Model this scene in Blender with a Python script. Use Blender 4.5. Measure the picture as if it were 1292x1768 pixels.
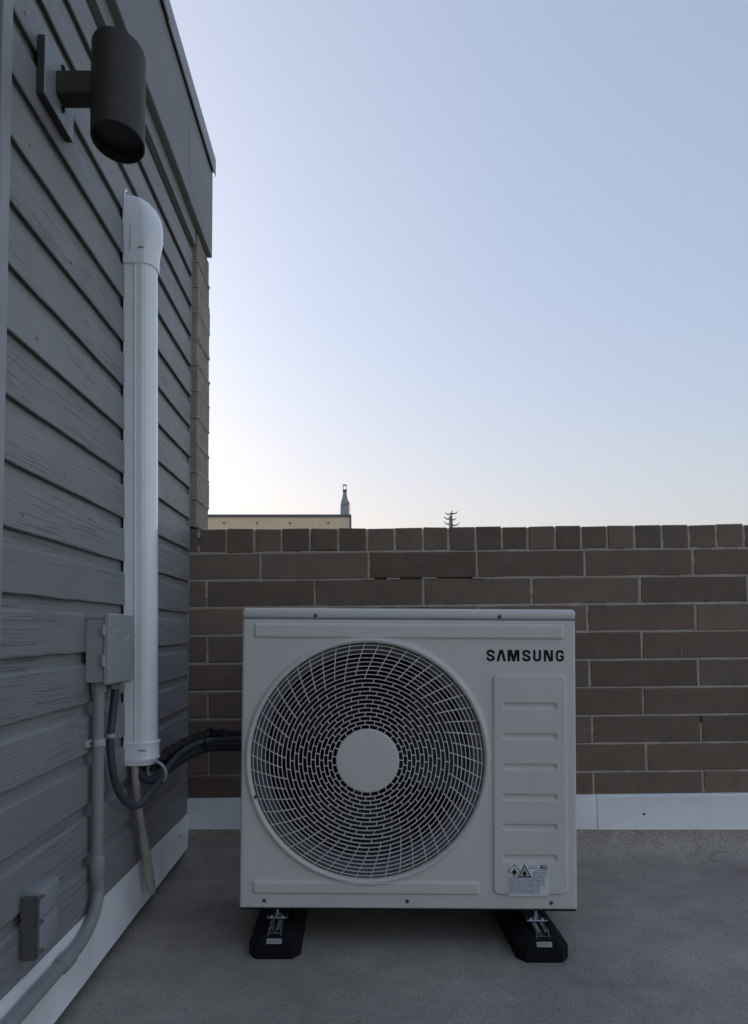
import bpy, bmesh, math, random
from mathutils import Vector, Matrix
random.seed(7)
R = math.radians
scene = bpy.context.scene
for _o in list(bpy.data.objects): bpy.data.objects.remove(_o)
COL = scene.collection

# ------------------------------------------------------------------ camera
F = 1316.0; PITCH = R(2.5); H = 0.82
CX = 608.0; CY = 1088.0 - F * math.tan(PITCH)
cam = bpy.data.objects.new('camera', bpy.data.cameras.new('camera')); COL.objects.link(cam)
cam.location = (0, 0, H); cam.rotation_euler = (R(90) + PITCH, 0, 0)
cd = cam.data; cd.sensor_fit = 'VERTICAL'; cd.sensor_height = 36; cd.sensor_width = 36
cd.lens = F / 1768 * 36; cd.shift_x = (646 - CX) / 1768; cd.shift_y = (CY - 884) / 1768
cd.clip_start = 0.02; cd.clip_end = 8000
scene.camera = cam

# ------------------------------------------------------------------ sky, sun, exposure
SUN_EL, SUN_ROT = R(15), R(-46)
world = bpy.data.worlds.new('World'); scene.world = world; world.use_nodes = True
wn = world.node_tree.nodes; wl = world.node_tree.links
sky = wn.new('ShaderNodeTexSky'); sky.sky_type = 'NISHITA'; sky.sun_disc = False
sky.sun_elevation = SUN_EL; sky.sun_rotation = SUN_ROT
sky.air_density = 1.0; sky.dust_density = 3.4; sky.ozone_density = 2.9
gam = wn.new('ShaderNodeGamma'); gam.inputs[1].default_value = 0.46
wl.new(sky.outputs[0], gam.inputs[0]); 
# warm haze low over the horizon, the same all round
wt = wn.new('ShaderNodeTexCoord'); ws = wn.new('ShaderNodeSeparateXYZ'); wl.new(wt.outputs['Generated'], ws.inputs[0])
wr_ = wn.new('ShaderNodeMapRange'); wr_.interpolation_type = 'SMOOTHSTEP'; wr_.inputs[1].default_value = -0.02; wr_.inputs[2].default_value = 0.42
wl.new(ws.outputs['Z'], wr_.inputs[0])
wm = wn.new('ShaderNodeMixRGB'); wm.inputs[1].default_value = (1.165, 1.005, 0.915, 1); wm.inputs[2].default_value = (0.985, 0.985, 1.045, 1); wl.new(wr_.outputs[0], wm.inputs[0])
wx = wn.new('ShaderNodeMixRGB'); wx.blend_type = 'MULTIPLY'; wx.inputs[0].default_value = 1; wl.new(gam.outputs[0], wx.inputs[1]); wl.new(wm.outputs[0], wx.inputs[2])
wl.new(wx.outputs[0], wn['Background'].inputs[0])
wn['Background'].inputs[1].default_value = 0.15
sun = bpy.data.objects.new('sun', bpy.data.lights.new('sun', 'SUN')); COL.objects.link(sun)
sun.data.energy = 2.0; sun.data.angle = R(0.5); sun.data.color = (1.0, 0.9, 0.76)
sd = Vector((math.sin(SUN_ROT) * math.cos(SUN_EL), math.cos(SUN_ROT) * math.cos(SUN_EL), math.sin(SUN_EL)))
sun.rotation_euler = (-sd).to_track_quat('-Z', 'Y').to_euler()
vs = scene.view_settings
vs.view_transform = 'Standard'; vs.look = 'None'; vs.gamma = 1.0; vs.use_curve_mapping = False
vs.exposure = 1.57

# ------------------------------------------------------------------ pixel rays -> points in the place
def ray(x, y):
    a = (x - CX) / F; b = -(y - CY) / F
    return (a, math.cos(PITCH) - b * math.sin(PITCH), math.sin(PITCH) + b * math.cos(PITCH))
def onY(x, y, Y):
    r = ray(x, y); t = Y / r[1]; return Vector((r[0] * t, Y, H + r[2] * t))
def onX(x, y, X):
    r = ray(x, y); t = X / r[0]; return Vector((X, r[1] * t, H + r[2] * t))

# ------------------------------------------------------------------ materials
def mat(name, col, rough=0.6, metal=0.0, var=0.0, vscale=6.0, bump=0.0, bscale=60.0, bdist=0.001,
        spec=0.5, rnd=0.0, stretch=(1, 1, 1), dirt=None, dscale=3.0, damt=0.4, stain=None, sscale=3.0, samt=0.3):
    m = bpy.data.materials.new(name); m.use_nodes = True
    nt = m.node_tree; n = nt.nodes; l = nt.links; p = n['Principled BSDF']
    p.inputs['Roughness'].default_value = rough; p.inputs['Metallic'].default_value = metal
    p.inputs['Specular IOR Level'].default_value = spec
    tc = n.new('ShaderNodeTexCoord'); oi = n.new('ShaderNodeObjectInfo')
    mp = n.new('ShaderNodeMapping'); mp.inputs['Scale'].default_value = stretch
    l.new(tc.outputs['Object'], mp.inputs['Vector'])
    off = n.new('ShaderNodeMath'); off.operation = 'MULTIPLY'; off.inputs[1].default_value = 37.0
    l.new(oi.outputs['Random'], off.inputs[0])
    cmb = n.new('ShaderNodeCombineXYZ')
    for i in range(3): l.new(off.outputs[0], cmb.inputs[i])
    l.new(cmb.outputs[0], mp.inputs['Location'])
    c = (col[0], col[1], col[2], 1)
    def noise(s, d=5, r=0.6):
        q = n.new('ShaderNodeTexNoise'); q.inputs['Scale'].default_value = s
        q.inputs['Detail'].default_value = d; q.inputs['Roughness'].default_value = r
        l.new(mp.outputs[0], q.inputs['Vector']); return q
    cur = None
    hsv = n.new('ShaderNodeHueSaturation'); hsv.inputs['Color'].default_value = c
    add = n.new('ShaderNodeMath'); add.operation = 'MULTIPLY_ADD'
    nv = noise(vscale); l.new(nv.outputs['Fac'], add.inputs[0])
    add.inputs[1].default_value = 2 * var; 
    base = n.new('ShaderNodeMath'); base.operation = 'MULTIPLY_ADD'
    l.new(oi.outputs['Random'], base.inputs[0]); base.inputs[1].default_value = rnd
    base.inputs[2].default_value = 1.0 - var - rnd / 2
    l.new(base.outputs[0], add.inputs[2]); l.new(add.outputs[0], hsv.inputs['Value'])
    out = hsv.outputs[0]
    if dirt:
        dn = noise(dscale, 6, 0.65)
        rp = n.new('ShaderNodeValToRGB'); rp.color_ramp.elements[0].position = 0.45; rp.color_ramp.elements[1].position = 0.72
        l.new(dn.outputs['Fac'], rp.inputs[0])
        ml = n.new('ShaderNodeMath'); ml.operation = 'MULTIPLY'; ml.inputs[1].default_value = damt
        l.new(rp.outputs[0], ml.inputs[0])
        mx = n.new('ShaderNodeMixRGB'); mx.inputs[2].default_value = (*dirt, 1)
        l.new(ml.outputs[0], mx.inputs[0]); l.new(out, mx.inputs[1]); out = mx.outputs[0]
    if stain:
        dn = noise(sscale, 7, 0.7)
        rp = n.new('ShaderNodeValToRGB'); rp.color_ramp.elements[0].position = 0.52; rp.color_ramp.elements[1].position = 0.70
        l.new(dn.outputs['Fac'], rp.inputs[0])
        ml = n.new('ShaderNodeMath'); ml.operation = 'MULTIPLY'; ml.inputs[1].default_value = samt
        l.new(rp.outputs[0], ml.inputs[0])
        mx = n.new('ShaderNodeMixRGB'); mx.inputs[2].default_value = (*stain, 1)
        l.new(ml.outputs[0], mx.inputs[0]); l.new(out, mx.inputs[1]); out = mx.outputs[0]
    l.new(out, p.inputs['Base Color'])
    rn = noise(max(vscale * 2.3, 7), 5, .65); rm = n.new('ShaderNodeMapRange')
    rm.inputs[1].default_value = .3; rm.inputs[2].default_value = .7
    rm.inputs[3].default_value = max(rough - .07, .05); rm.inputs[4].default_value = min(rough + .08, 1)
    l.new(rn.outputs['Fac'], rm.inputs[0]); l.new(rm.outputs[0], p.inputs['Roughness'])
    if bump > 0:
        bn = noise(bscale, 6, 0.65)
        bp = n.new('ShaderNodeBump'); bp.inputs['Strength'].default_value = bump; bp.inputs['Distance'].default_value = bdist
        l.new(bn.outputs['Fac'], bp.inputs['Height']); l.new(bp.outputs[0], p.inputs['Normal'])
    return m

def wood_mat(name, col):
    """painted, weathered sawn boards: grain runs along Y"""
    m = mat(name, col, rough=0.55, var=0.10, vscale=3.0, rnd=0.16, spec=0.4)
    nt = m.node_tree; n = nt.nodes; l = nt.links; p = n['Principled BSDF']
    mp = [q for q in n if q.bl_idname == 'ShaderNodeMapping'][0]
    def N(s, st, d=6, r=.6, dist=0.0):
        mm = n.new('ShaderNodeMapping'); mm.inputs['Scale'].default_value = st; l.new(mp.outputs[0], mm.inputs['Vector'])
        q = n.new('ShaderNodeTexNoise'); q.inputs['Scale'].default_value = s; q.inputs['Detail'].default_value = d
        q.inputs['Roughness'].default_value = r; q.inputs['Distortion'].default_value = dist
        l.new(mm.outputs[0], q.inputs['Vector']); return q.outputs['Fac']
    def M(op, a, b):
        q = n.new('ShaderNodeMath'); q.operation = op
        for i, v in enumerate((a, b)):
            if isinstance(v, (int, float)): q.inputs[i].default_value = v
            else: l.new(v, q.inputs[i])
        return q.outputs[0]
    def ramp(v, a, b):
        q = n.new('ShaderNodeMapRange'); q.inputs[1].default_value = a; q.inputs[2].default_value = b; q.interpolation_type = 'SMOOTHSTEP'
        l.new(v, q.inputs[0]); return q.outputs[0]
    grain = N(95, (1, .04, 1.9), 7, .72, .15)
    crack = ramp(N(150, (1, .026, 1.5), 4, .55, .35), .33, .45)      # 0 in a crack
    mask = ramp(N(2.9, (1, .5, 1.6), 4), .40, .60)                 # weathered places
    # growth rings, cut as long arches
    mm = n.new('ShaderNodeMapping'); mm.inputs['Scale'].default_value = (1, .22, 1.6); l.new(mp.outputs[0], mm.inputs['Vector'])
    wv = n.new('ShaderNodeTexWave'); wv.wave_type = 'RINGS'; wv.inputs['Scale'].default_value = 34
    wv.inputs['Distortion'].default_value = 7; wv.inputs['Detail'].default_value = 3; wv.inputs['Detail Scale'].default_value = 1.2
    l.new(mm.outputs[0], wv.inputs['Vector'])
    mask2 = ramp(N(1.7, (1, .6, 1), 2), .46, .60)
    fine = N(160, (1, .5, 1), 4, .6)
    hgt = M('ADD', M('MULTIPLY', grain, .45), M('MULTIPLY', M('MULTIPLY', crack, mask), .55))
    hgt = M('ADD', hgt, M('MULTIPLY', M('MULTIPLY', wv.outputs['Fac'], mask2), .16))
    hgt = M('ADD', hgt, M('MULTIPLY', fine, .22))
    # knots and nail dents
    vo = n.new('ShaderNodeTexVoronoi'); vo.inputs['Scale'].default_value = 7; l.new(mp.outputs[0], vo.inputs['Vector'])
    knot = ramp(vo.outputs['Distance'], .02, .07)
    hgt = M('ADD', hgt, M('MULTIPLY', knot, .5))
    bp = n.new('ShaderNodeBump'); bp.inputs['Strength'].default_value = 1.0; bp.inputs['Distance'].default_value = 0.0026
    l.new(hgt, bp.inputs['Height']); l.new(bp.outputs[0], p.inputs['Normal'])
    # cracks keep dirt: darker paint there
    src = p.inputs['Base Color'].links[0].from_socket
    mx = n.new('ShaderNodeMixRGB'); mx.inputs[2].default_value = (col[0] * .45, col[1] * .45, col[2] * .45, 1)
    inv = M('MULTIPLY', M('MULTIPLY', M('SUBTRACT', 1.0, crack), mask), .10)
    l.new(inv, mx.inputs[0]); l.new(src, mx.inputs[1]); l.new(mx.outputs[0], p.inputs['Base Color'])
    return m

M_ = {}
M_['siding'] = wood_mat('grey_painted_wood', (0.265, 0.256, 0.250))
M_['fascia'] = mat('grey_painted_board', (0.225, 0.218, 0.213), rough=.6, var=.10, vscale=4, rnd=.08, bump=.35, bscale=45, bdist=.0015, stretch=(1, .25, 1))
M_['cap'] = mat('grey_cap_metal', (0.27, 0.27, 0.275), rough=.5, var=.05, bump=.1, bscale=20)
M_['core'] = mat('dark_sheathing', (0.05, 0.05, 0.055), rough=.9)
M_['trim'] = mat('grey_trim_paint', (0.30, 0.30, 0.31), rough=.5, var=.04, bump=.12, bscale=90)
M_['darkdoor'] = mat('dark_door_paint', (0.05, 0.055, 0.062), rough=.5)
M_['flash'] = mat('pale_flashing_metal', (0.88, 0.865, 0.85), rough=.36, var=.05, vscale=3, rnd=.05, bump=.12, bscale=9, bdist=.004, dirt=(.45, .43, .41), dscale=6, damt=.35)
M_['brick'] = mat('brown_brick', (0.198, 0.138, 0.098), rough=.85, var=.26, vscale=14, rnd=.46, bump=.9, bscale=90, bdist=.0022, dirt=(.13, .12, .115), dscale=8, damt=.5, stain=(.32, .27, .23), sscale=6, samt=.12, spec=.25)
M_['pbrick'] = mat('grey_brown_brick', (0.33, 0.285, 0.24), rough=.85, var=.22, vscale=12, rnd=.25, bump=.6, bscale=150, bdist=.0015, dirt=(.12, .115, .11), dscale=10, damt=.5, spec=.25)
M_['mortar'] = mat('grey_mortar', (0.44, 0.39, 0.335), rough=.95, var=.25, vscale=25, bump=.8, bscale=140, bdist=.003, dirt=(.20, .17, .15), dscale=6, damt=.5, spec=.2)
M_['gap'] = mat('dark_joint', (0.03, 0.027, 0.024), rough=1)
M_['paint'] = mat('warm_white_coated_steel', (0.675, 0.635, 0.585), rough=.34, var=.03, vscale=3, bump=.10, bscale=7, bdist=.003, dirt=(.50, .46, .41), dscale=2.2, damt=.22, stain=(.56, .52, .46), sscale=14, samt=.14, stretch=(1.6, 1, .5))
M_['grille'] = mat('grille_plastic', (0.74, 0.69, 0.64), rough=.42)
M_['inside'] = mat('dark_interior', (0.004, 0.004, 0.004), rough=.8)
M_['shroud'] = mat('shroud_grey', (0.22, 0.22, 0.23), rough=.5)
M_['fan'] = mat('fan_plastic_pan_shade', (0.006, 0.006, 0.007), rough=.45)
M_['ink'] = mat('black_print', (0.008, 0.009, 0.012), rough=.6, spec=.2)
M_['sticker'] = mat('silver_sticker', (0.72, 0.73, 0.74), rough=.4, var=.05, vscale=30)
M_['stickbeige'] = mat('tan_sticker_print', (0.52, 0.44, 0.36), rough=.5)
M_['stickink'] = mat('grey_sticker_print', (0.22, 0.26, 0.31), rough=.5)
M_['screw'] = mat('dark_screw', (0.09, 0.09, 0.10), rough=.3, metal=.8)
M_['zinc'] = mat('zinc_plated_steel', (0.50, 0.52, 0.54), rough=.3, metal=.9, var=.1, vscale=40, bump=.1, bscale=120)
M_['rubber'] = mat('black_rubber', (0.006, 0.006, 0.0065), rough=.85, spec=.25, bump=.5, bscale=260, bdist=.001, var=.2, vscale=20)
M_['duct'] = mat('white_plastic_duct', (0.93, 0.93, 0.935), rough=.13, spec=.9, var=.02, vscale=4, bump=.04, bscale=12)
M_['boxgrey'] = mat('grey_enclosure_paint', (0.36, 0.35, 0.34), rough=.42, var=.05, vscale=8, bump=.08, bscale=200, bdist=.0005)
M_['pvc'] = mat('grey_pvc', (0.29, 0.28, 0.272), rough=.45, var=.10, vscale=9, dirt=(.16, .16, .16), dscale=9, damt=.4, bump=.05, bscale=60)
M_['pvc2'] = mat('dark_grey_flexible_conduit', (0.060, 0.062, 0.070), rough=.5, var=.10, vscale=12)
M_['armaflex'] = mat('black_foam_insulation', (0.034, 0.036, 0.042), rough=.7, bump=.25, bscale=120)
M_['tape'] = mat('black_tape', (0.016, 0.017, 0.02), rough=.35, bump=1.0, bscale=45, bdist=.008)
M_['drain'] = mat('beige_drain_pipe', (0.42, 0.37, 0.32), rough=.55, var=.10, vscale=14, dirt=(.14, .135, .13), dscale=14, damt=.5)
M_['tie'] = mat('pale_grey_strap', (0.42, 0.42, 0.43), rough=.4)
M_['bronze'] = mat('dark_bronze_coating', (0.036, 0.029, 0.021), rough=.62, var=.30, vscale=45, bump=.8, bscale=260, bdist=.0012)
M_['plate'] = mat('grey_plate_sheen', (0.33, 0.34, 0.355), rough=.45, var=.06, bump=.06, bscale=60)
M_['lamp_dark'] = mat('black_lamp_interior', (0.006, 0.006, 0.007), rough=.5)
M_['glass'] = mat('lamp_lens', (0.008, 0.008, 0.009), rough=.25)
M_['rust'] = mat('rusty_dark_metal', (0.115, 0.100, 0.090), rough=.8, var=.4, vscale=60, bump=.9, bscale=140, bdist=.003, dirt=(.10, .09, .085), dscale=60, damt=.4)
M_['cream'] = mat('cream_panel', (0.90, 0.68, 0.47), rough=.8, var=.12, vscale=2, bump=.3, bscale=8, bdist=.02)
M_['fartrim'] = mat('far_grey_trim', (0.14, 0.14, 0.15), rough=.6)
M_['farmetal'] = mat('far_galvanised_metal', (0.36, 0.37, 0.38), rough=.5)
M_['bark'] = mat('bark', (0.22, 0.20, 0.18), rough=.9)
M_['needle'] = mat('conifer_needles', (0.20, 0.195, 0.17), rough=.8)  # lighter and greyer, distance haze put into the colour

def deck_mat():
    m = mat('granular_roof_membrane', (0.350, 0.306, 0.260), rough=.85, var=.12, vscale=1.3, spec=.3)
    nt = m.node_tree; n = nt.nodes; l = nt.links; p = n['Principled BSDF']
    tc = [q for q in n if q.bl_idname == 'ShaderNodeTexCoord'][0].outputs['Object']
    def N(s, d=5, r=.6):
        q = n.new('ShaderNodeTexNoise'); q.inputs['Scale'].default_value = s; q.inputs['Detail'].default_value = d
        q.inputs['Roughness'].default_value = r; l.new(tc, q.inputs['Vector']); return q.outputs['Fac']
    def RG(v, a, b, c0, c1):
        q = n.new('ShaderNodeMapRange'); q.inputs[1].default_value = a; q.inputs[2].default_value = b
        q.inputs[3].default_value = c0; q.inputs[4].default_value = c1; l.new(v, q.inputs[0]); return q.outputs[0]
    def MUL(a, b, op='MULTIPLY'):
        q = n.new('ShaderNodeMath'); q.operation = op; l.new(a, q.inputs[0]); l.new(b, q.inputs[1]); return q.outputs[0]
    src = p.inputs['Base Color'].links[0].from_socket
    gr = RG(N(190, 3, .75), .34, .66, .62, 1.38)
    blot = RG(N(9, 7, .75), .35, .65, .87, 1.12)
    big = RG(N(1.6, 4, .6), .35, .65, .84, 1.18)
    v = MUL(MUL(gr, blot), big)
    # thin wandering cracks
    ns = n.new('ShaderNodeTexNoise'); ns.inputs['Scale'].default_value = 6; ns.inputs['Detail'].default_value = 4; l.new(tc, ns.inputs['Vector'])
    mx = n.new('ShaderNodeMixRGB'); mx.inputs[0].default_value = .12; l.new(tc, mx.inputs[1]); l.new(ns.outputs['Color'], mx.inputs[2])
    vo = n.new('ShaderNodeTexVoronoi'); vo.feature = 'DISTANCE_TO_EDGE'; vo.inputs['Scale'].default_value = 3.2; l.new(mx.outputs[0], vo.inputs['Vector'])
    cr = RG(vo.outputs['Distance'], .0, .012, 0.0, 1.0)
    cm = RG(N(1.1, 2), .54, .60, 1.0, 0.0)
    q = n.new('ShaderNodeMath'); q.operation = 'MAXIMUM'; l.new(cr, q.inputs[0]); l.new(cm, q.inputs[1])
    crk = RG(q.outputs[0], 0, 1, .78, 1.0)
    v = MUL(v, crk)
    # dark specks
    sp = n.new('ShaderNodeTexVoronoi'); sp.inputs['Scale'].default_value = 22; l.new(tc, sp.inputs['Vector'])
    v = MUL(v, RG(sp.outputs['Distance'], .04, .12, .62, 1.0))
    mm = n.new('ShaderNodeVectorMath'); mm.operation = 'SCALE'; l.new(src, mm.inputs[0]); l.new(v, mm.inputs['Scale'])
    l.new(mm.outputs[0], p.inputs['Base Color'])
    b1 = n.new('ShaderNodeBump'); b1.inputs['Strength'].default_value = .8; b1.inputs['Distance'].default_value = .002
    h = MUL(N(230, 4, .7), RG(N(14, 5, .6), 0, 1, .0, 2.2), 'ADD')
    l.new(h, b1.inputs['Height']); l.new(b1.outputs[0], p.inputs['Normal'])
    return m
M_['deck'] = deck_mat()
M_['ground'] = mat('distant_ground', (0.09, 0.10, 0.07), rough=1, var=.3, vscale=.02)

# ------------------------------------------------------------------ mesh helpers
class MB:
    def __init__(s): s.v = []; s.f = []
    def add(s, vs, fs):
        k = len(s.v); s.v += [tuple(v) for v in vs]; s.f += [tuple(i + k for i in f) for f in fs]; return s
    def box(s, a, b):
        x0, y0, z0 = a; x1, y1, z1 = b
        return s.add([(x0, y0, z0), (x1, y0, z0), (x1, y1, z0), (x0, y1, z0), (x0, y0, z1), (x1, y0, z1), (x1, y1, z1), (x0, y1, z1)],
                     [(0, 3, 2, 1), (4, 5, 6, 7), (0, 1, 5, 4), (1, 2, 6, 5), (2, 3, 7, 6), (3, 0, 4, 7)])
    def bbox(s, a, b, r=.004, seg=2):
        bm = bmesh.new()
        c = [(a[i] + b[i]) / 2 for i in range(3)]; d = [abs(b[i] - a[i]) for i in range(3)]
        bmesh.ops.create_cube(bm, size=1, matrix=Matrix.Translation(c) @ Matrix.Diagonal((d[0], d[1], d[2], 1)))
        bmesh.ops.bevel(bm, geom=bm.edges[:], offset=min(r, min(d) * .45), segments=seg, affect='EDGES', profile=.5)
        bm.verts.index_update()
        s.add([v.co[:] for v in bm.verts], [[v.index for v in f.verts] for f in bm.faces]); bm.free(); return s
    def tube(s, pts, r, n=16, caps=True, hollow=False):
        pts = [Vector(p) for p in pts]; rs = r if isinstance(r, (list, tuple)) else [r] * len(pts)
        k = len(s.v); up = None
        for i, p in enumerate(pts):
            t = (pts[min(i + 1, len(pts) - 1)] - pts[max(i - 1, 0)]).normalized()
            if up is None:
                up = t.orthogonal().normalized()
            else:
                up = (up - t * up.dot(t)).normalized()
            w = t.cross(up)
            for j in range(n):
                a = 2 * math.pi * j / n
                s.v.append(tuple(p + (up * math.cos(a) + w * math.sin(a)) * rs[i]))
        for i in range(len(pts) - 1):
            for j in range(n):
                a = k + i * n + j; b = k + i * n + (j + 1) % n
                s.f.append((a, b, b + n, a + n))
        if caps:
            s.f.append(tuple(k + j for j in reversed(range(n))))
            e = k + (len(pts) - 1) * n; s.f.append(tuple(e + j for j in range(n)))
        return s
    def cyl(s, a, b, r, n=20): return s.tube([a, b], r, n)
    def loft(s, secs, close=True):
        n = len(secs[0]); k = len(s.v)
        for sec in secs: s.v += [tuple(p) for p in sec]
        for i in range(len(secs) - 1):
            for j in range(n):
                a = k + i * n + j; b = k + i * n + (j + 1) % n
                s.f.append((a, b, b + n, a + n))
        if close:
            s.f.append(tuple(k + j for j in reversed(range(n))))
            e = k + (len(secs) - 1) * n; s.f.append(tuple(e + j for j in range(n)))
        return s
    def prism(s, poly, d):        # poly: 3-D points, d: offset vector
        n = len(poly); d = Vector(d); P = [Vector(p) for p in poly]
        k = len(s.v); s.v += [tuple(p) for p in P] + [tuple(p + d) for p in P]
        s.f.append(tuple(k + j for j in range(n))); s.f.append(tuple(k + n + j for j in reversed(range(n))))
        for j in range(n):
            s.f.append((k + j, k + (j + 1) % n, k + n + (j + 1) % n, k + n + j))
        return s
    def ring(s, prof, n=128):     # prof: (radius, y) closed loop, axis Y at origin
        k = len(s.v); m = len(prof)
        for i in range(n):
            a = 2 * math.pi * i / n
            for r, y in prof: s.v.append((r * math.cos(a), y, r * math.sin(a)))
        for i in range(n):
            for j in range(m):
                a = k + i * m + j; b = k + i * m + (j + 1) % m; c = k + ((i + 1) % n) * m + (j + 1) % m; d = k + ((i + 1) % n) * m + j
                s.f.append((a, b, c, d))
        return s
    def mesh(s, name, m, angle=35):
        me = bpy.data.meshes.new(name); me.from_pydata(s.v, [], s.f); me.validate()
        bm = bmesh.new(); bm.from_mesh(me); bmesh.ops.recalc_face_normals(bm, faces=bm.faces[:]); bm.to_mesh(me); bm.free()
        me.polygons.foreach_set('use_smooth', [True] * len(me.polygons)); me.set_sharp_from_angle(angle=R(angle))
        me.materials.append(m); return me
    def build(s, name, m, parent=None, angle=35):
        return obj(name, s.mesh(name, M_[m] if isinstance(m, str) else m, angle), parent)

def obj(name, me, parent=None):
    o = bpy.data.objects.new(name, me); COL.objects.link(o)
    if parent: o.parent = parent
    return o
def thing(name, label, cat, loc=(0, 0, 0), rot=(0, 0, 0), group=None):
    o = bpy.data.objects.new(name, None); COL.objects.link(o); o.location = loc; o.rotation_euler = rot
    o.empty_display_size = .05
    o['label'] = label; o['category'] = cat
    if group: o['group'] = group
    return o
def struct(o): o['kind'] = 'structure'; return o
def smooth_path(pts, n=8):
    P = [Vector(p) for p in pts]; out = []
    for i in range(len(P) - 1):
        a = P[max(i - 1, 0)]; b = P[i]; c = P[i + 1]; d = P[min(i + 2, len(P) - 1)]
        for k in range(n):
            t = k / n
            out.append(.5 * ((2 * b) + (c - a) * t + (2 * a - 5 * b + 4 * c - d) * t * t + (3 * b - a - 3 * c + d) * t ** 3))
    out.append(P[-1]); return out
rj = lambda a: random.uniform(-a, a)

# ================================================================== SETTING
XF = -0.608      # proud face of the siding
XR = -0.6190      # recessed face
YW = 2.86        # front face of the brick parapet
YB = 3.10        # back of the parapet
g = MB(); g.box((-3000, -3000, -7.4), (3000, 3000, -7.0)); struct(g.build('ground', 'ground'))
d = MB(); d.box((-.632, -4, -.35), (5.2, 2.90, 0)); struct(d.build('roof_deck', 'deck'))
d = MB(); d.box((-.632, -4, -6.999), (5.2, 3.05, -.352)); struct(d.build('lower_storey', 'pbrick'))
# membrane turned up under the back flashing
d = MB(); d.loft([[(x_, 2.859, -.002), (x_, 2.70, -.0004), (x_, 2.745, .0035), (x_, 2.785, .012), (x_, 2.815, .028), (x_, 2.834, .052), (x_, 2.842, .086), (x_, 2.859, .086)] for x_ in (-.62, 1.5, 5.0)])
struct(d.build('membrane_upturn', 'deck'))

# ------------------------------------------------------------------ clapboard wall of the higher storey
cw = thing('clapboard_wall', 'grey painted clapboard wall along the left of the roof deck under a wide fascia', 'wall', (-.63, 0, 0))
def W(p): return (p[0] + .63, p[1], p[2])
m = MB(); m.box((-5 + .63, -3.9, -6.9), (-.0005, 2.8588, 2.72)); m.box((-5 + .63, 2.8589, -6.9), (-.0045, 3.06, 2.34)); m.build('wall_core', 'core', cw)
EX = .1168
Y0B, Y1B = 1.306, 2.852
for k in range(-1, 18):
    z0 = .3022 + EX * k; low = .075 if k == -1 else 0
    ys = []; y = Y0B
    while y < Y1B - .03: ys.append(y); y += random.uniform(.03, .05)
    ys.append(Y1B)
    secs = []
    wob = 0; wr = random.uniform(-.0006, .0006)
    for y in ys:
        wob = wob * .7 + rj(.0009); wt = rj(.0007)
        f = XF + wr + rj(.0003)
        secs.append([W((XR - .004, y, z0 + .010 - low)), W((f - .0045, y, z0 + .008 + wob - low)), W((f - .0022, y, z0 + wob - low)), W((f, y, z0 + .0022 + wob - low)), W((f - .0004, y, z0 + .084 + wt)),
                     W((f - .003, y, z0 + .0875 + wt)), W((XR, y, z0 + .0925 + wt)), W((XR - .001, y, z0 + EX + .008)), W((XR - .004, y, z0 + EX + .008))])
    m = MB(); m.loft(secs); m.v = [(a, b, c - z0) for a, b, c in m.v]
    o = m.build('clapboard', 'siding', cw, 22); o.location = (0, 0, z0)
# nail heads
for k, yy in ((14, 1.37), (9, 1.45), (6, 1.40), (3, 1.48), (1, 1.42), (5, 1.62), (11, 1.62), (8, 2.6), (4, 2.7), (2, 2.55), (12, 1.40), (12, 2.2), (10, 1.92), (7, 1.60), (7, 2.5), (15, 1.75), (13, 2.70), (10, 2.75), (0, 1.55), (2, 1.60), (4, 1.9)):
    m = MB(); z = .3022 + EX * k + .03; m.cyl(W((XF - .001, yy, z)), W((XF + .0012, yy, z)), .0035, 10); m.build('nail_head', 'siding', cw)
# furring strip in the shadow under the fascia, fascia boards, cap flashing
m = MB(); m.box(W((-.6285, Y0B, 2.289)), W((-.598, 2.852, 2.358))); m.build('trim_strip', 'fascia', cw)
def board(name, a, b, mt, r=.003):
    m = MB(); m.bbox(W(a), W(b), r, 1); return m.build(name, mt, cw)
board('fascia_board', (-.629, -3.9, 2.352), (-.575, 2.628, 2.735), 'fascia')
board('fascia_board', (-.629, 2.6315, 2.349), (-.5755, 3.073, 2.7365), 'fascia')
for (ya, yb, dz) in ((-3.9, .9, 0), (.9, 2.272, .001), (2.272, 3.080, -.004)):
    m = MB()
    prof = [(-5, 2.738), (-.574, 2.738), (-.574, 2.712), (-.568, 2.700), (-.5645, 2.7015), (-.5645, 2.772), (-.567, 2.776), (-5, 2.776)]
    P = [W((x + (0.0012 if dz == .001 else 0), ya, z + dz)) for x, z in prof]
    m.prism(P, (0, yb - ya, 0)); m.build('cap_flashing', 'cap', cw)
m = MB(); m.box(W((-3, 2.853, 2.34)), W((-.6, 3.06, 2.735))); m.build('fascia_return', 'core', cw)
# caulk ridge in the corner with the brick
pts = [W((-.617, 2.8535, .21 + .0535 * i)) for i in range(40)]
m = MB(); m.tube([(p[0] + rj(.002), p[1] + rj(.002), p[2]) for p in pts], [.0065 + rj(.0022) for _ in pts], 7); m.build('caulk_bead', 'siding', cw)

# ------------------------------------------------------------------ door casing at the left edge
dc = thing('door_casing', 'grey painted door casing standing upright at the left end of the clapboards', 'door frame', (-.63, 1.29, 0))
m = MB(); m.bbox((.0, -.022, .0), (.030, .0155, 2.348), .002, 1); m.build('side_casing', 'trim', dc)
m = MB(); m.box((.0, -.06, .0), (.016, -.0225, 2.348)); m.build('weather_strip', 'gap', dc)
m = MB(); m.box((.0, -1.0, .0), (.008, -.0605, 2.348)); m.build('door_panel', 'darkdoor', dc)
m = MB(); m.bbox((.0, -5.19, .0), (.012, -1.003, 2.348), .003, 1); m.build('side_panel', 'fascia', dc)

# ------------------------------------------------------------------ brick parapet
TILT = -.010
pw = thing('brick_parapet', 'brown brick parapet with a top course of upright brick ends behind the deck', 'wall', (0, YW, 0), (0, TILT, 0))
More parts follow.
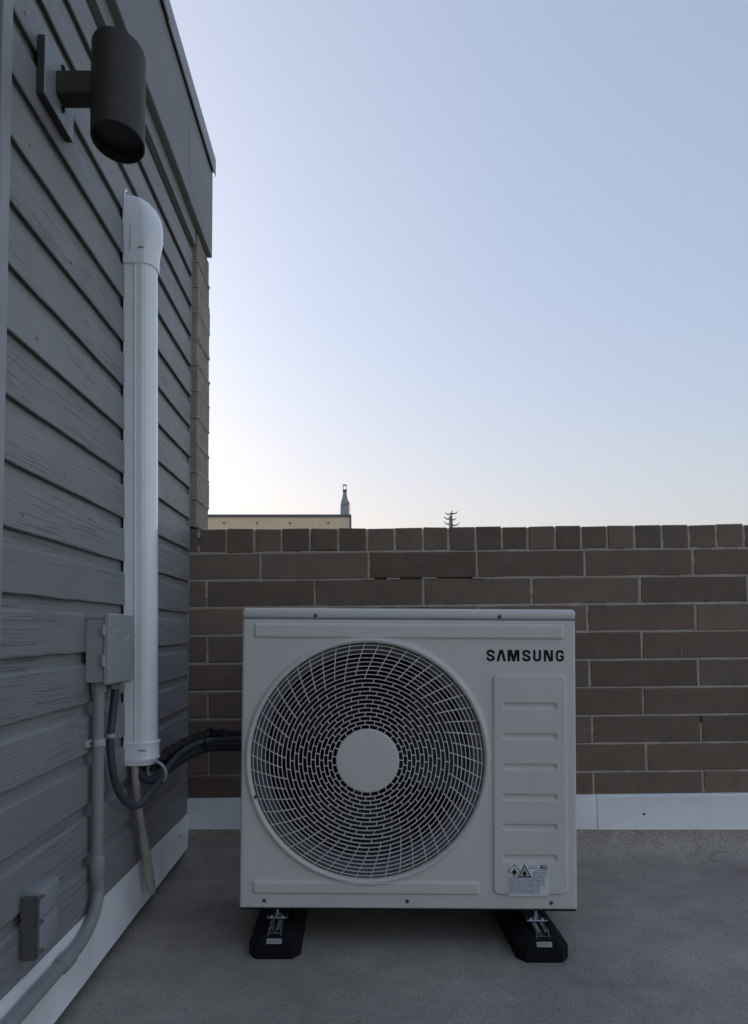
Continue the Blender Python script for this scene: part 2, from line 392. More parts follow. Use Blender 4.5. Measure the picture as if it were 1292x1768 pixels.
# course joints (centre height at X=0 in the wall's own frame)
zc = lambda px: onY(1140, px, YW).z - .0116
JZ = [1.2194 - .0116 - .0005, 1.1145, 1.0119, .9083, .8052, .7000, .5960, .4925, .3880, .2847, .1800, .0760]
JT = .0078
def brick_mesh(L, Hh, D, mt, ch=.003, j=.0022):
    m = MB(); bx = L / 2 + rj(j * .4); bz = Hh / 2 + rj(j * .4)
    q = []
    for (y, s_) in ((0, ch), (ch, 0), (D, 0)):
        q.append([(-bx + s_ + rj(j * .5), y, -bz + s_ + rj(j * .5)), (bx - s_ + rj(j * .5), y, -bz + s_ + rj(j * .5)), (bx - s_ + rj(j * .5), y, bz - s_ + rj(j * .5)), (-bx + s_ + rj(j * .5), y, bz - s_ + rj(j * .5))])
    m.loft(q); return m.mesh('brick', M_[mt], 30)
PL = .4068
cache = {}
def get_brick(L, Hh, D, mt):
    key = (round(L, 3), round(Hh, 3), D, mt)
    if key not in cache: cache[key] = [brick_mesh(L, Hh, D, mt) for _ in range(4 if L > .39 or Hh > .09 else 1)]
    return random.choice(cache[key])
XE = 4.1; XL = -.6285
HJ = []   # head joints: (x, z0, z1)
for r_ in range(1, 11):
    zt, zb = JZ[r_], JZ[r_ + 1]
    off = .0741 if r_ % 2 == 1 else .0741 + PL / 2
    off += {1: 0, 2: 0, 3: .004, 5: .008, 7: .012, 9: .014, 4: .002, 6: .003, 8: .008, 10: .01}[r_]
    k = -3
    while True:
        a = off + k * PL; b = a + PL; k += 1
        if b < XL + .02: continue
        if a > XE: break
        a2 = max(a, XL); b2 = b
        if a > XL: HJ.append((a, zb, zt))
        L = b2 - a2 - JT; Hh = zt - zb - JT
        me = get_brick(L, Hh, .09, 'brick')
        o = obj('brick', me, pw); o.location = ((a2 + b2) / 2, rj(.0012), (zt + zb) / 2 + rj(.0008)); o.rotation_euler = (rj(.004), rj(.0015), rj(.003))
# rowlock course
zt, zb = JZ[0], JZ[1]
x = -.6285; first = True
ends = [-.5654, -.4606, -.358, -.2532, -.1463, -.0393, .0677, .1725, .2794, .3755, .4781]
while ends[-1] < XE: ends.append(ends[-1] + .1008 + rj(.0045))
prev = -.6285
for e in ends:
    L = e - prev - .0075
    me = brick_mesh(L, zt - zb - .006 + rj(.0012), .238, 'brick', .0035, .0035)
    o = obj('brick', me, pw); o.location = ((e + prev) / 2, rj(.002), (zt + zb) / 2 + rj(.0014)); o.rotation_euler = (rj(.003), rj(.010), rj(.006))
    HJ.append((e, zb, zt - .0115)); prev = e
m = MB(); m.box((XL + .001, .03, .0), (XE + .1, .20, JZ[1] - .012)); m.build('wall_backing', 'gap', pw)
m = MB(); m.box((XL + .001, .201, .0), (XE + .1, .237, JZ[1] - .004)); m.build('rear_face', 'pbrick', pw)
# mortar: wobbling strips, a gap where it has fallen out
mm_ = MB()
for r_ in range(1, 12):
    z = JZ[r_]; x = XL + .002
    while x < XE + .05:
        w = random.uniform(.025, .06)
        rec = .0012 + abs(rj(.0025)); h = JT / 2 + .0010 + rj(.0008)
        if r_ == 2:
            if (.062 < x < .13) or (.145 < x < .27) or (.30 < x < .455): rec = .024
            elif .045 < x < .5: rec = -.001; h = JT / 2 - .001
        elif r_ == 2 or r_ == 3: rec -= .002
        mm_.box((x, rec, z - h), (x + w - .0002, .05, z + h)); x += w
for (x, z0, z1) in HJ:
    nseg = 3
    for i in range(nseg):
        a = z0 + (z1 - z0) * i / nseg; b = z0 + (z1 - z0) * (i + 1) / nseg
        rec = .0012 + abs(rj(.003))
        if random.random() < .02: rec = .016
        mm_.box((x - .0052 + rj(.0006), rec, a + .004), (x + .0052 + rj(.0006), .08, b + .0035))
o = mm_.build('mortar', 'mortar', pw); o['kind'] = 'stuff'
m = MB(); m.tube([(1.238, -.0005, .715), (1.241, -.003, .722), (1.239, -.003, .733), (1.236, -.001, .742)], .0016, 5); m.build('loose_fibre', 'mortar', pw)

# ------------------------------------------------------------------ brick pier at the end of the clapboards
bp_ = thing('brick_pier', 'narrow grey brown brick pier with squeezed out mortar between clapboards and sky', 'wall', (0, YW, 0))
JP = [2.344, 2.2315, 2.1332, 2.0329, 1.9318, 1.831, 1.7305, 1.6281, 1.5238, 1.4209, 1.3161, 1.2145]
mt_ = MB()
for i in range(len(JP) - 1):
    zt, zb = JP[i], JP[i + 1]
    xr = -.5862 - .0004 * (10 - i)
    m = MB(); m.bbox((-.634, .001 + rj(.001), zb + .0045), (xr + rj(.003), .236 + rj(.002), zt - .0045), .0025, 1)
    o = m.build('brick', 'pbrick', bp_)
    # mortar joint, squeezed out unevenly
    y = .002
    big = (i in (4, 3, 7))
    xs = xr
    pts = []; rr = []
    while y < .235:
        pts.append((xs - .003 + rj(.0015), y, zb + rj(.0015)))
        rr.append(.0058 + abs(rj(.0045)) + (random.uniform(.001, .004) if big and y < .22 else 0)); y += .009
    mt_.tube(pts, rr, 7)
    mt_.tube([(-.63 + .0055 * q, .002 + rj(.001), zb + rj(.001)) for q in range(9)], [.0048 + rj(.0008) for _ in range(9)], 6)
    mt_.box((-.633, .006, zb - .0044), (xs - .004, .232, zb + .0044))
o = mt_.build('mortar', 'mortar', bp_); o['kind'] = 'stuff'

# ------------------------------------------------------------------ flashings
bf = thing('back_flashing', 'pale grey metal base flashing along the foot of the brick parapet', 'flashing', (0, 2.845, 0), (0, TILT, 0))
for (xa, xb, dy) in ((-.618, .905, 0), (.9065, 4.1, -.0016)):
    m = MB(); P = [(xa, .002, .2015), (xa, dy - .001, .196), (xa, dy - .001, .071), (xa, dy - .0025, .0665), (xa, dy - .001, .0655), (xa, .003, .067), (xa, .0135, .2035)]
    m.prism(P, (xb - xa, 0, 0)); m.build('flashing_panel', 'flash', bf)
for (x, z) in ((1.078, .132), (2.1, .13), (-.3, .12)):
    m = MB(); m.cyl((x, -.0005, z), (x, -.0045, z), .0042, 12); m.build('screw', 'screw', bf)
lf = thing('side_flashing', 'pale grey metal base flashing along the foot of the clapboard wall', 'flashing', (-.6, 0, 0))
def lfz(y): return .1800 - (y - 1.371) * .0235
for (ya, yb, dx) in ((-2.5, .9, 0), (.901, 2.838, 0)):
    m = MB(); secs = []
    n_ = 14
    for i in range(n_ + 1):
        y = ya + (yb - ya) * i / n_; zt = lfz(y); w = rj(.0016)
        secs.append([(-.007, y, zt + .001), (-.0035 + w, y, zt), (-.002 + w, y, zt - .004), (-.0035 + w, y, .034), (-.0005 + w, y, .028), (-.002 + w, y, .0265), (-.008, y, .032)])
    m.loft(secs); m.build('flashing_panel', 'flash', lf)
m = MB(); m.cyl((-.003, 2.70, .10), (.0015, 2.70, .10), .004, 10); m.build('screw', 'screw', lf)

# ================================================================== OUTDOOR UNIT
UX, UY, UZ = .1457, 2.0, .1020
UT = .0055
ac = thing('heat_pump_unit', 'boxy off white outdoor heat pump unit with large round fan grille, centre of the deck', 'air conditioner', (UX, UY, UZ), (0, UT, 0))
def U(px, py, Y=2.0):
    p = onY(px, py, Y); a = p.x - UX; b = p.z - UZ
    return (a * math.cos(UT) - b * math.sin(UT), a * math.sin(UT) + b * math.cos(UT))
HWU = .4368; HU = .7455; DU = .37
def rr_sdf(x, z, x0, x1, z0, z1, r):
    cx = (x0 + x1) / 2; cz = (z0 + z1) / 2
    qx = abs(x - cx) - (x1 - x0) / 2 + r; qz = abs(z - cz) - (z1 - z0) / 2 + r
    return math.hypot(max(qx, 0), max(qz, 0)) + min(max(qx, qz), 0) - r
def sst(t): t = 0 if t < 0 else 1 if t > 1 else t; return t * t * (3 - 2 * t)
hx, hz = U(635, 1312)
ts = (U(439, 1101.5), U(973, 1078.5)); bs = (U(436, 1543), U(828, 1521.5))
sp0 = U(849.5, 1545.5); sp1 = U(979, 1163.5)
grooves = []
for ya, yb in ((1213, 1224.5), (1265.5, 1276.5), (1318, 1328.5), (1370, 1381), (1421.7, 1433), (1474.6, 1487)):
    a = U(867.5, yb); b = U(961, ya); grooves.append((a[0], b[0], a[1], b[1]))
def grid_panel(name, x0, x1, z0, z1, step, fn, keep, mt, parent):
    nx = int(round((x1 - x0) / step)); nz = int(round((z1 - z0) / step)); V = []; Fc = []
    for j in range(nz + 1):
        z = z0 + (z1 - z0) * j / nz
        for i in range(nx + 1):
            x = x0 + (x1 - x0) * i / nx; V.append((x, fn(x, z), z))
    w = nx + 1
    for j in range(nz):
        for i in range(nx):
            a = j * w + i; q = (a, a + 1, a + 1 + w, a + w)
            if keep is None or keep(V[a][0], V[a][2]): Fc.append(q)
    me = bpy.data.meshes.new(name); me.from_pydata(V, [], Fc); me.update()
    bm = bmesh.new(); bm.from_mesh(me); bmesh.ops.delete(bm, geom=[v for v in bm.verts if not v.link_faces], context='VERTS'); bm.to_mesh(me); bm.free()
    me.polygons.foreach_set('use_smooth', [True] * len(me.polygons)); me.materials.append(M_[mt])
    return obj(name, me, parent)
def edge_round(x, z, r=.007):
    y = 0
    d_ = HWU - abs(x)
    if d_ < r: y += r - math.sqrt(max(r * r - (r - d_) ** 2, 0))
    d_ = min(z, HU - z)
    if d_ < .003: y += .003 - math.sqrt(max(.003 ** 2 - (.003 - d_) ** 2, 0))
    return y
def front(x, z):
    y = edge_round(x, z)
    h = .0058 * sst(-rr_sdf(x, z, ts[0][0], ts[1][0], ts[0][1], ts[1][1], .006) / .0048)
    h += .0058 * sst(-rr_sdf(x, z, bs[0][0], bs[1][0], bs[0][1], bs[1][1], .006) / .0048)
    rr = math.hypot(x - hx, z - hz)
    h += .0052 * sst((.324 - rr) / .012)
    return y - h
in_sp = lambda x, z: sp0[0] + .004 < x < sp1[0] - .006 and sp0[1] + .004 < z < sp1[1] - .006
grid_panel('front_panel', -HWU, HWU, 0, HU, .0021, front, lambda x, z: math.hypot(x + .001 - hx, z + .001 - hz) > .3085 and not in_sp(x, z), 'paint', ac)
def service(x, z):
    h = .0078 * sst(-rr_sdf(x, z, sp0[0], sp1[0], sp0[1], sp1[1], .018) / .0070)
    for gq in grooves:
        h -= .0060 * sst(-rr_sdf(x, z, *gq, .006) / .0045)
    return .0008 - h
grid_panel('service_panel', sp0[0] - .002, sp1[0] + .002, sp0[1] - .002, sp1[1] + .002, .0017, service, None, 'paint', ac)
# casing: sides, back, floor pan
m = MB()
m.box((-HWU, .007, .001), (-HWU + .0015, DU, HU)); m.box((HWU - .0015, .007, .001), (HWU, DU, HU))
m.box((-HWU + .002, DU - .002, .001), (HWU - .002, DU, HU)); m.build('casing', 'paint', ac)
m = MB(); m.bbox((-HWU + .003, .003, -.006), (HWU - .003, DU - .001, .0005), .002, 1); m.build('base_pan', 'fan', ac)  # pan coloured near black to deepen the shade under the unit
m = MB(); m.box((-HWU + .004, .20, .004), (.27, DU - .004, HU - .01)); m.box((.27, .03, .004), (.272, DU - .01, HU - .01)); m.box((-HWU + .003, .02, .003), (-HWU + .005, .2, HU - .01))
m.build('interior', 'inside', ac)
m = MB(); m.bbox((-HWU - .001, -.0015, HU + .0010), (HWU + .001, DU + .002, HU + .0288), .0105, 5); m.build('lid', 'paint', ac, 40)
m = MB(); m.box((-HWU + .001, .001, HU - .003), (HWU - .001, .006, HU + .004)); m.build('lid_seam', 'shroud', ac)
for (px, py) in ((640, 1048.5), (697, 1048.5), (762, 1048.7)):
    a = U(px, py, 2.12)
    m = MB(); m.bbox((a[0] - .022, .08, HU + .0283), (a[0] + .022, .16, HU + .0305), .001, 1); m.build('lid_rib', 'paint', ac)
# rim of the fan opening
gr = []
for (r, y) in ((.3205, .0005), (.3175, -.0062), (.3145, -.0092), (.310, -.0098), (.3065, -.0078), (.3045, -.003), (.3035, .010), (.3055, .012), (.3105, .000)): gr.append((r, y))
m = MB(); m.ring(gr, 160); o = m.build('grille_rim', 'paint', ac, 60); o.location = (hx, 0, hz)
# shroud behind
m = MB(); m.ring([(.3035, .012), (.302, .020), (.290, .028), (.279, .040), (.275, .060), (.275, .12), (.278, .12), (.278, .062), (.283, .042), (.292, .031), (.306, .022), (.306, .012)], 96)
o = m.build('fan_shroud', 'shroud', ac, 50); o.location = (hx, 0, hz)
def gy(r):
    t = (r - .215) / .09
    return -.0125 + (.0175 * t * t if t > 0 else 0)
RS = .01083; R0 = .0815
radii = [R0 + RS * i for i in range(1, 21)]
cross = lambda r, y: [(r - .0010, y), (r + .0010, y), (r + .0008, y + .0055), (r - .0008, y + .0055)]
for r in radii:
    m = MB(); m.ring(cross(r, gy(r)), 144); o = m.build('grille_ring', 'grille', ac, 40); o.location = (hx, 0, hz)
m = MB(); NS = 50
def th(r, k): return 2 * math.pi * k / NS + .02 - .34 * max(0, math.log(r / .15)) - .05 * math.log(r / .08)
def bar(r0, r1, k):
    P = []
    for r in (r0, r1):
        a = th(r, k); c = Vector((r * math.cos(a), gy(r) + .0003, r * math.sin(a))); t = Vector((-math.sin(a), 0, math.cos(a)))
        w = .0010
        P.append([c - t * w, c + t * w, c + t * w + Vector((0, .0065, 0)), c - t * w + Vector((0, .0065, 0))])
    m.loft(P)
for i in range(20):
    r0 = R0 + RS * i; r1 = r0 + RS
    for k in range(NS):
        if i >= 13 or k % 2 == i % 2: bar(r0, r1, k)
for k in range(NS): bar(R0 + RS * 20, .3052, k)
o = m.build('grille_bars', 'grille', ac, 30); o['kind'] = 'stuff'; o.location = (hx, 0, hz)
m = MB(); m.ring([(.0005, -.0128), (.076, -.0128), (.0795, -.0126), (.0818, -.0112), (.0818, -.005), (.0005, -.005)], 96)
o = m.build('grille_hub', 'paint', ac, 40); o.location = (hx, 0, hz)
# fan behind the grille
fn = MB(); fn.ring([(.0005, .045), (.06, .045), (.072, .055), (.074, .13), (.0005, .13)], 40)
fo = fn.build('fan_hub', 'fan', ac); fo.location = (hx, 0, hz)
for k in range(3):
    m = MB(); P0 = []; P1 = []
    n_ = 10; rows = []
    for i in range(n_ + 1):
        r = .07 + .196 * i / n_; row = []
        for j in range(9):
            a = 2 * math.pi * k / 3 + (j / 8 - .5) * (1.15 + .35 * i / n_) + .35 * i / n_
            row.append((r * math.cos(a), .065 + .055 * j / 8 + .01 * math.sin(j / 8 * math.pi), r * math.sin(a)))
        rows.append(row)
    V = [p for row in rows for p in row]; nf = len(V); V += [(p[0], p[1] + .004, p[2]) for p in V]; Fc = []
    for i in range(n_):
        for j in range(8):
            a = i * 9 + j; Fc.append((a, a + 1, a + 10, a + 9)); Fc.append((nf + a, nf + a + 9, nf + a + 10, nf + a + 1))
    m.add(V, Fc); o = m.build('fan_blade', 'fan', fo)
# screws
for (px, py, y) in ((545, 1062.5, -.0015), (863, 1064.5, -.0015), (456.5, 1555, 0), (703.5, 1556, 0), (952, 1559, 0), (826, 1248.5, -.0098), (442, 1376, -.0098)):
    a = U(px, py, 2.0 + y); m = MB()
    m.ring([(.0005, y - .0026), (.0026, y - .0026), (.0046, y - .0012), (.0050, y + .0003), (.0005, y + .0003)], 16)
    m.v = [(v[0] + a[0], v[1], v[2] + a[1]) for v in m.v]
    m.box((a[0] - .003, y - .0027, a[1] - .0006), (a[0] + .003, y - .0024, a[1] + .0006)); m.build('screw', 'screw', ac)

# ---- lettering drawn as strokes and outlines (width 1, height 1)
def ribbon(mb, pts, th_, y0, y1, ox, oz, sx, sz):
    P = [Vector((ox + p[0] * sx, oz + p[1] * sz)) for p in pts]; Lf = []; Rt = []
    for i, p in enumerate(P):
        a = (p - P[i - 1]).normalized() if i > 0 else None; b = (P[i + 1] - p).normalized() if i < len(P) - 1 else None
        if a is None: a = b
        if b is None: b = a
        t = (a + b).normalized(); n_ = Vector((-t.y, t.x)); k = th_ / 2 / max(.5, n_.dot(Vector((-a.y, a.x))))
        Lf.append(p + n_ * k); Rt.append(p - n_ * k)
    for i in range(len(P) - 1):
        q = [Lf[i], Lf[i + 1], Rt[i + 1], Rt[i]]
        mb.prism([(v.x, y0, v.y) for v in q], (0, y1 - y0, 0))
def arcp(pts, n=5): return [(p.x, p.y) for p in [Vector((v.x, v.y)) for v in smooth_path([(a, b, 0) for a, b in pts], n)]]
GL = {
 'S': [('s', [(.87, .66), (.84, .80), (.70, .885), (.5, .90), (.28, .885), (.15, .79), (.15, .66), (.28, .56), (.5, .50), (.72, .43), (.86, .33), (.86, .20), (.72, .115), (.5, .10), (.3, .115), (.16, .20), (.13, .36)])],
 'V': [('p', [[(0, 0), (.30, 1), (.58, 1), (.27, 0)], [(.42, 1), (.70, 1), (1, 0), (.73, 0)]])],
 'M': [('p', [[(0, 0), (0, 1), (.25, 1), (.22, 0)], [(.78, 0), (.75, 1), (1, 1), (1, 0)], [(.12, 1), (.37, 1), (.61, 0), (.39, 0)], [(.63, 1), (.88, 1), (.61, 0), (.39, 0)]])],
 'U': [('s', [(.14, 1), (.14, .3), (.20, .16), (.5, .10), (.80, .16), (.86, .3), (.86, 1)])],
 'N': [('p', [[(0, 0), (0, 1), (.26, 1), (.26, 0)], [(.74, 0), (.74, 1), (1, 1), (1, 0)], [(.10, 1), (.40, 1), (.90, 0), (.60, 0)]])],
 'G': [('s', [(.86, .66), (.83, .80), (.7, .885), (.5, .90), (.28, .87), (.15, .72), (.14, .5), (.15, .28), (.28, .13), (.5, .10), (.72, .13), (.86, .24), (.87, .40)]), ('p', [[(.52, .36), (.52, .54), (1, .54), (1, .36)]])],
 'A': [('p', [[(0, 0), (.36, 1), (.62, 1), (.22, 0)], [(.38, 1), (.64, 1), (1, 0), (.78, 0)], [(.25, .2), (.25, .38), (.75, .38), (.75, .2)]])],
 '2': [('s', [(.12, .72), (.2, .86), (.5, .91), (.8, .84), (.84, .66), (.6, .42), (.14, .10), (.9, .10)])],
 'L': [('p', [[(0, 0), (0, 1), (.24, 1), (.24, 0)], [(.2, 0), (.2, .2), (.85, .2), (.85, 0)]])],
}
def letter(mb, ch, ox, oz, w, h, y0, y1, th_):
    for kind, dta in GL[ch]:
        if kind == 's': ribbon(mb, arcp(dta) if len(dta) > 6 else dta, th_, y0, y1, ox, oz, w, h)
        else:
            for i, q in enumerate(dta): mb.prism([(ox + a * w, y0 - .00001 * i, oz + b * h) for a, b in q], (0, y1 - y0, 0))
a = U(840.5, 1141.5); b = U(973.5, 1122.5)
LH = b[1] - a[1]; LW = b[0] - a[0]
xs = [(0, .104), (.128, .122), (.272, .154), (.464, .104), (.605, .1), (.742, .118), (.897, .103)]
for ch, (o_, w_) in zip('SVMSUNG', xs):
    m = MB(); letter(m, ch, a[0] + o_ * LW, a[1], w_ * LW, LH, -.0007, .0002, .0059); m.build('letter', 'ink', ac, 20)
# ---- warning sticker
a = U(877, 1544.5); b = U(946, 1490.5); SW = b[0] - a[0]; SH = b[1] - a[1]; YS = -.0086
st = MB(); st.box((a[0], YS, a[1]), (b[0], YS + .0014, b[1])); st = st.build('warning_label', 'sticker', ac)
def sq(x, z): return (a[0] + x * SW, a[1] + z * SH)
m = MB()
def line(mb, pts, w, y=YS - .0003): ribbon(mb, [sq(*p) for p in pts], w, y, YS - .0001, 0, 0, 1, 1)
line(m, [(.005, .80), (.145, .985), (.285, .80), (.145, .60), (.005, .80), (.145, .985)], .0016); m.build('diamond_pictogram', 'ink', st, 20)
m = MB(); m.prism([(sq(.27, .61)[0], YS - .0002, sq(.27, .61)[1]), (sq(.40, .97)[0], YS - .0002, sq(.40, .97)[1]), (sq(.545, .61)[0], YS - .0002, sq(.545, .61)[1])], (0, .0001, 0)); m.build('triangle_field', 'stickbeige', st)
m = MB(); line(m, [(.25, .605), (.40, .975), (.555, .605), (.25, .605), (.40, .975)], .0022, YS - .0005); m.build('triangle_pictogram', 'ink', st, 20)
for cx_, cz_, s_ in ((.145, .77, .085), (.40, .72, .075)):
    m = MB(); fl = [(-.5, -.6), (-.62, -.1), (-.35, .35), (-.2, .1), (0, 1.1), (.25, .5), (.4, .15), (.5, .45), (.62, -.1), (.5, -.6), (.2, -.95), (-.2, -.95)]
    P = [(sq(cx_ + p[0] * s_, 0)[0], YS - .0006, sq(0, cz_ + p[1] * s_ * 1.25)[1]) for p in fl]; m.prism(P, (0, .0003, 0)); m.build('flame_symbol', 'ink', st, 20)
m = MB(); letter(m, 'A', *sq(.775, .845), .1 * SW, .13 * SH, YS - .0005, YS - .0001, .0022)
letter(m, '2', *sq(.866, .845), .07 * SW, .13 * SH, YS - .0005, YS - .0001, .0018); letter(m, 'L', *sq(.945, .845), .055 * SW, .13 * SH, YS - .0005, YS - .0001, .0018); m.build('class_code', 'ink', st, 20)
m = MB()
for z in (.955, .90, .865): line(m, [(.50, z), (.735, z)], .0011)
line(m, [(.66, .80), (.76, .80)], .002); line(m, [(.79, .80), (.97, .80)], .002)
z = .74
while z > .06:
    x = .02 if z < .58 else .60
    xe = .97 if z > .6 else (.90 if z > .3 else .78)
    if z > .06:
        while x < xe:
            w = random.uniform(.05, .22); line(m, [(x, z), (min(x + w, xe), z)], .0016 + rj(.0003)); x += w + .018
    z -= .041
m.build('small_print', 'stickink', st, 20)

# ================================================================== FEET
def foot(xc, y0, label, tw):
    t = thing('rubber_foot', label, 'support foot', (xc, y0, 0), (0, 0, tw), 'rubber support feet under the heat pump unit')
    def octo(w, ya, yb, z, c, cy): return [(-w, ya + cy, z), (-w + c, ya, z), (w - c, ya, z), (w, ya + cy, z), (w, yb - cy, z), (w - c, yb, z), (-w + c, yb, z), (-w, yb - cy, z)]
    m = MB(); m.loft([octo(.0655, 0, .43, .001, .021, .030), octo(.0655, .001, .429, .030, .021, .030), octo(.0635, .002, .426, .036, .02, .028), octo(.040, .013, .40, .0555, .014, .016), octo(.036, .016, .396, .0565, .012, .014)])
    m.build('rubber_block', 'rubber', t, 25)
    m = MB(); ya, yb = .018, .39; zb = .0562
    for s_ in (-1, 1):
        m.box((s_ * .0135, ya, zb), (s_ * .0155, yb, zb + .013)); m.box((s_ * .0135, ya, zb + .013), (s_ * .0045, yb, zb + .0148)); m.box((s_ * .0048, ya, zb + .008), (s_ * .0062, yb, zb + .013))
        m.box((s_ * .0155, ya - .006, zb - .005), (s_ * .0172, ya + .004, zb + .002))
    m.box((-.0135, ya, zb), (.0135, yb, zb + .0018)); m.build('strut_rail', 'zinc', t, 30)
    m = MB(); m.bbox((-.027, .073, .0728), (.027, .135, .0752), .001, 1)
    m.box((-.027, .073, .0752), (-.0255, .135, .079)); m.box((.0255, .073, .0752), (.027, .135, .079)); m.build('mounting_plate', 'zinc', t)
    m = MB(); m.cyl((0, .092, .0752), (0, .092, .083), .0085, 6); m.cyl((0, .092, .083), (0, .092, .108), .0042, 14); m.build('mounting_bolt', 'zinc', t)
    for x in (-.015, .015):
        m = MB(); m.tube([(x, .083, .0752), (x, .083, .0775), (x, .083, .0795)], [.0048, .0045, .002], 12); m.build('rivet', 'zinc', t)
    # moulded plate on the sloping front
    m = MB(); c = Vector((0, .0075, .0395)); up = Vector((0, .011, .0195)).normalized(); n_ = Vector((0, -.0195, .011)).normalized()
    c = Vector((0, .0055, .0424))
    q = [c + Vector((sx * .019, 0, 0)) + up * sy * .0060 + n_ * .0003 for sx, sy in ((-1, -1), (1, -1), (1, 1), (-1, 1))]
    m.prism(q, n_ * .001); sk = m.build('name_sticker', 'boxgrey', t)
    m = MB(); x = -.016
    while x < .015:
        w = random.uniform(.0015, .003)
        q = [c + Vector((xx, 0, 0)) + up * sy * .0030 + n_ * .0014 for xx, sy in ((x, -1), (x + w, -1), (x + w, 1), (x, 1))]; m.prism(q, n_ * .0003); x += w + .0012
    m.build('sticker_print', 'stickink', sk)
foot(-.1945, 1.937, 'black rubber foot with zinc strut under the left end of the heat pump unit', 0)
foot(.4760, 1.917, 'black rubber foot with zinc strut under the right end, below the warning label', 0)

# ================================================================== LINE SET DUCT
du = thing('line_set_duct', 'tall white plastic duct covering the refrigerant lines on the clapboard wall', 'duct', (-.611, 2.05, .5))
def duY(z): return 1.9865 + (1.96 - z) * .0470
PR = [(0, .0015), (.0265, .0015), (.027, .0045), (.0292, .0045), (.0296, -.0008), (.0315, -.0008), (.0325, .0003), (.0415, .0003), (.042, .0022), (.0432, .0022), (.0438, .0002), (.0475, .0004), (.048, .0024), (.0492, .0024), (.0498, .0010), (.0545, .0024), (.055, .0044), (.0562, .0048), (.0572, .0036),
      (.064, .008), (.0715, .017), (.0765, .030), (.0785, .045), (.0770, .062), (.071, .077), (.058, .087), (.035, .090), (0, .090)]
def dsec(z, so=1, ss=1, base=0, pr=PR):
    y = duY(z)
    return [(p[0] * so + base, y + .045 + (p[1] - .045) * ss - 2.05, z - .5) for p in pr]
m = MB(); m.loft([dsec(z) for z in (.50, .8, 1.1, 1.4, 1.7, 1.86)]); m.build('duct_cover', 'duct', du, 28)
PS = [(0, 0), (.012, -.0005), (.030, 0), (.043, .0005), (.054, .002), (.064, .0075), (.0715, .0165), (.0765, .030), (.0785, .045), (.0770, .062), (.071, .077), (.058, .087), (.035, .090), (0, .090)]
cap = [(1.800, 1.035, 1.05), (1.803, 1.05, 1.06), (1.83, 1.06, 1.06), (1.845, 1.09, 1.07), (1.865, 1.15, 1.09), (1.885, 1.185, 1.10), (1.915, 1.19, 1.10), (1.935, 1.15, 1.09), (1.953, 1.05, 1.07), (1.967, .90, 1.03), (1.976, .74, .98), (1.981, .55, .93), (1.983, .40, .88)]
m = MB(); m.loft([dsec(z, a_, b_, 0, PS) for z, a_, b_ in cap]); m.build('end_cap', 'duct', du, 50)
m = MB(); yy = duY(1.9) - 2.05
m.prism([(.001, yy + .002, 1.41), (.001, yy - .004, 1.47), (.001, yy + .000, 1.495), (.001, yy + .010, 1.506), (.001, yy + .022, 1.505), (.001, yy + .036, 1.492), (.001, yy + .05, 1.474)], (.0035, 0, 0)); m.build('fixing_tab', 'duct', du)
m = MB(); m.cyl((.0045, yy + .013, 1.494), (.007, yy + .013, 1.494), .004, 10); m.build('screw', 'screw', du)
m = MB(); y = duY(1.85) - 2.05; m.bbox((.040, y - .0035, 1.338), (.054, y + .003, 1.343), .001, 1); m.build('clip_slot', 'pvc', du)
m = MB(); y = duY(1.90) - 2.05
m.box((.020, y - .0048, 1.335), (.0215, y - .001, 1.455)); m.box((.006, y - .0048, 1.455), (.0215, y - .001, 1.4565)); m.build('cap_seam', 'tie', du)
m = MB()
col = [(.4560, .90, .93), (.4565, .93, .96), (.470, 1.04, 1.05), (.474, 1.08, 1.07), (.4775, 1.06, 1.06), (.479, 1.05, 1.055), (.512, 1.05, 1.055), (.5135, 1.085, 1.075), (.5175, 1.085, 1.075), (.519, 1.04, 1.04)]
m.loft([dsec(z, a_, b_, 0, PS) for z, a_, b_ in col]); m.build('end_collar', 'duct', du, 30)
m = MB(); y = duY(.49) - 2.05; m.bbox((.038, y - .0045, -.0035), (.060, y + .004, .0015), .001, 1); m.build('collar_emboss', 'tie', du)

# ================================================================== DISCONNECT BOX
db = thing('disconnect_box', 'grey metal electrical disconnect box with hinged cover beside the white duct', 'electrical box', (-.609, 1.742, .70))
m = MB(); m.bbox((0, .003, 0), (.043, .196, .150), .002, 1); m.build('enclosure', 'boxgrey', db)
m = MB(); m.bbox((-.001, -.001, .146), (.045, .199, .157), .002, 1); m.build('rain_hood', 'boxgrey', db)
m = MB(); m.bbox((.0435, -.003, -.004), (.0555, .199, .158), .0018, 1); dr = m.build('cover', 'boxgrey', db)
def pl(px, py): p = onX(px, py, -.5535); return (p.y - 1.742, p.z - .70)
m = MB()
def seg3(p, q, w=.0011): 
    a_ = pl(*p); b_ = pl(*q); m.tube([(.0557, a_[0], a_[1]), (.0557, b_[0], b_[1])], w, 6)
seg3((195, 1091), (222, 1090)); seg3((196, 1100), (216, 1099)); seg3((217, 1087), (224, 1095)); seg3((224, 1095), (216.5, 1108), .0013); seg3((195, 1090), (196, 1101))
for x in (200, 204, 208, 211): seg3((x, 1094), (x + 2, 1097), .0009)
m.build('embossed_arrow', 'tie', dr)
for (za, zb) in ((.108, .132), (.038, .064)):
    m = MB(); m.tube([(.0435, -.0055, za), (.0435, -.0055, zb)], .005, 12); m.box((.034, -.004, za + .003), (.043, .003, zb - .003)); m.build('hinge', 'boxgrey', db)
m = MB(); m.bbox((.05, .10, -.0085), (.0605, .165, -.0045), .001, 1); m.build('latch', 'zinc', db)
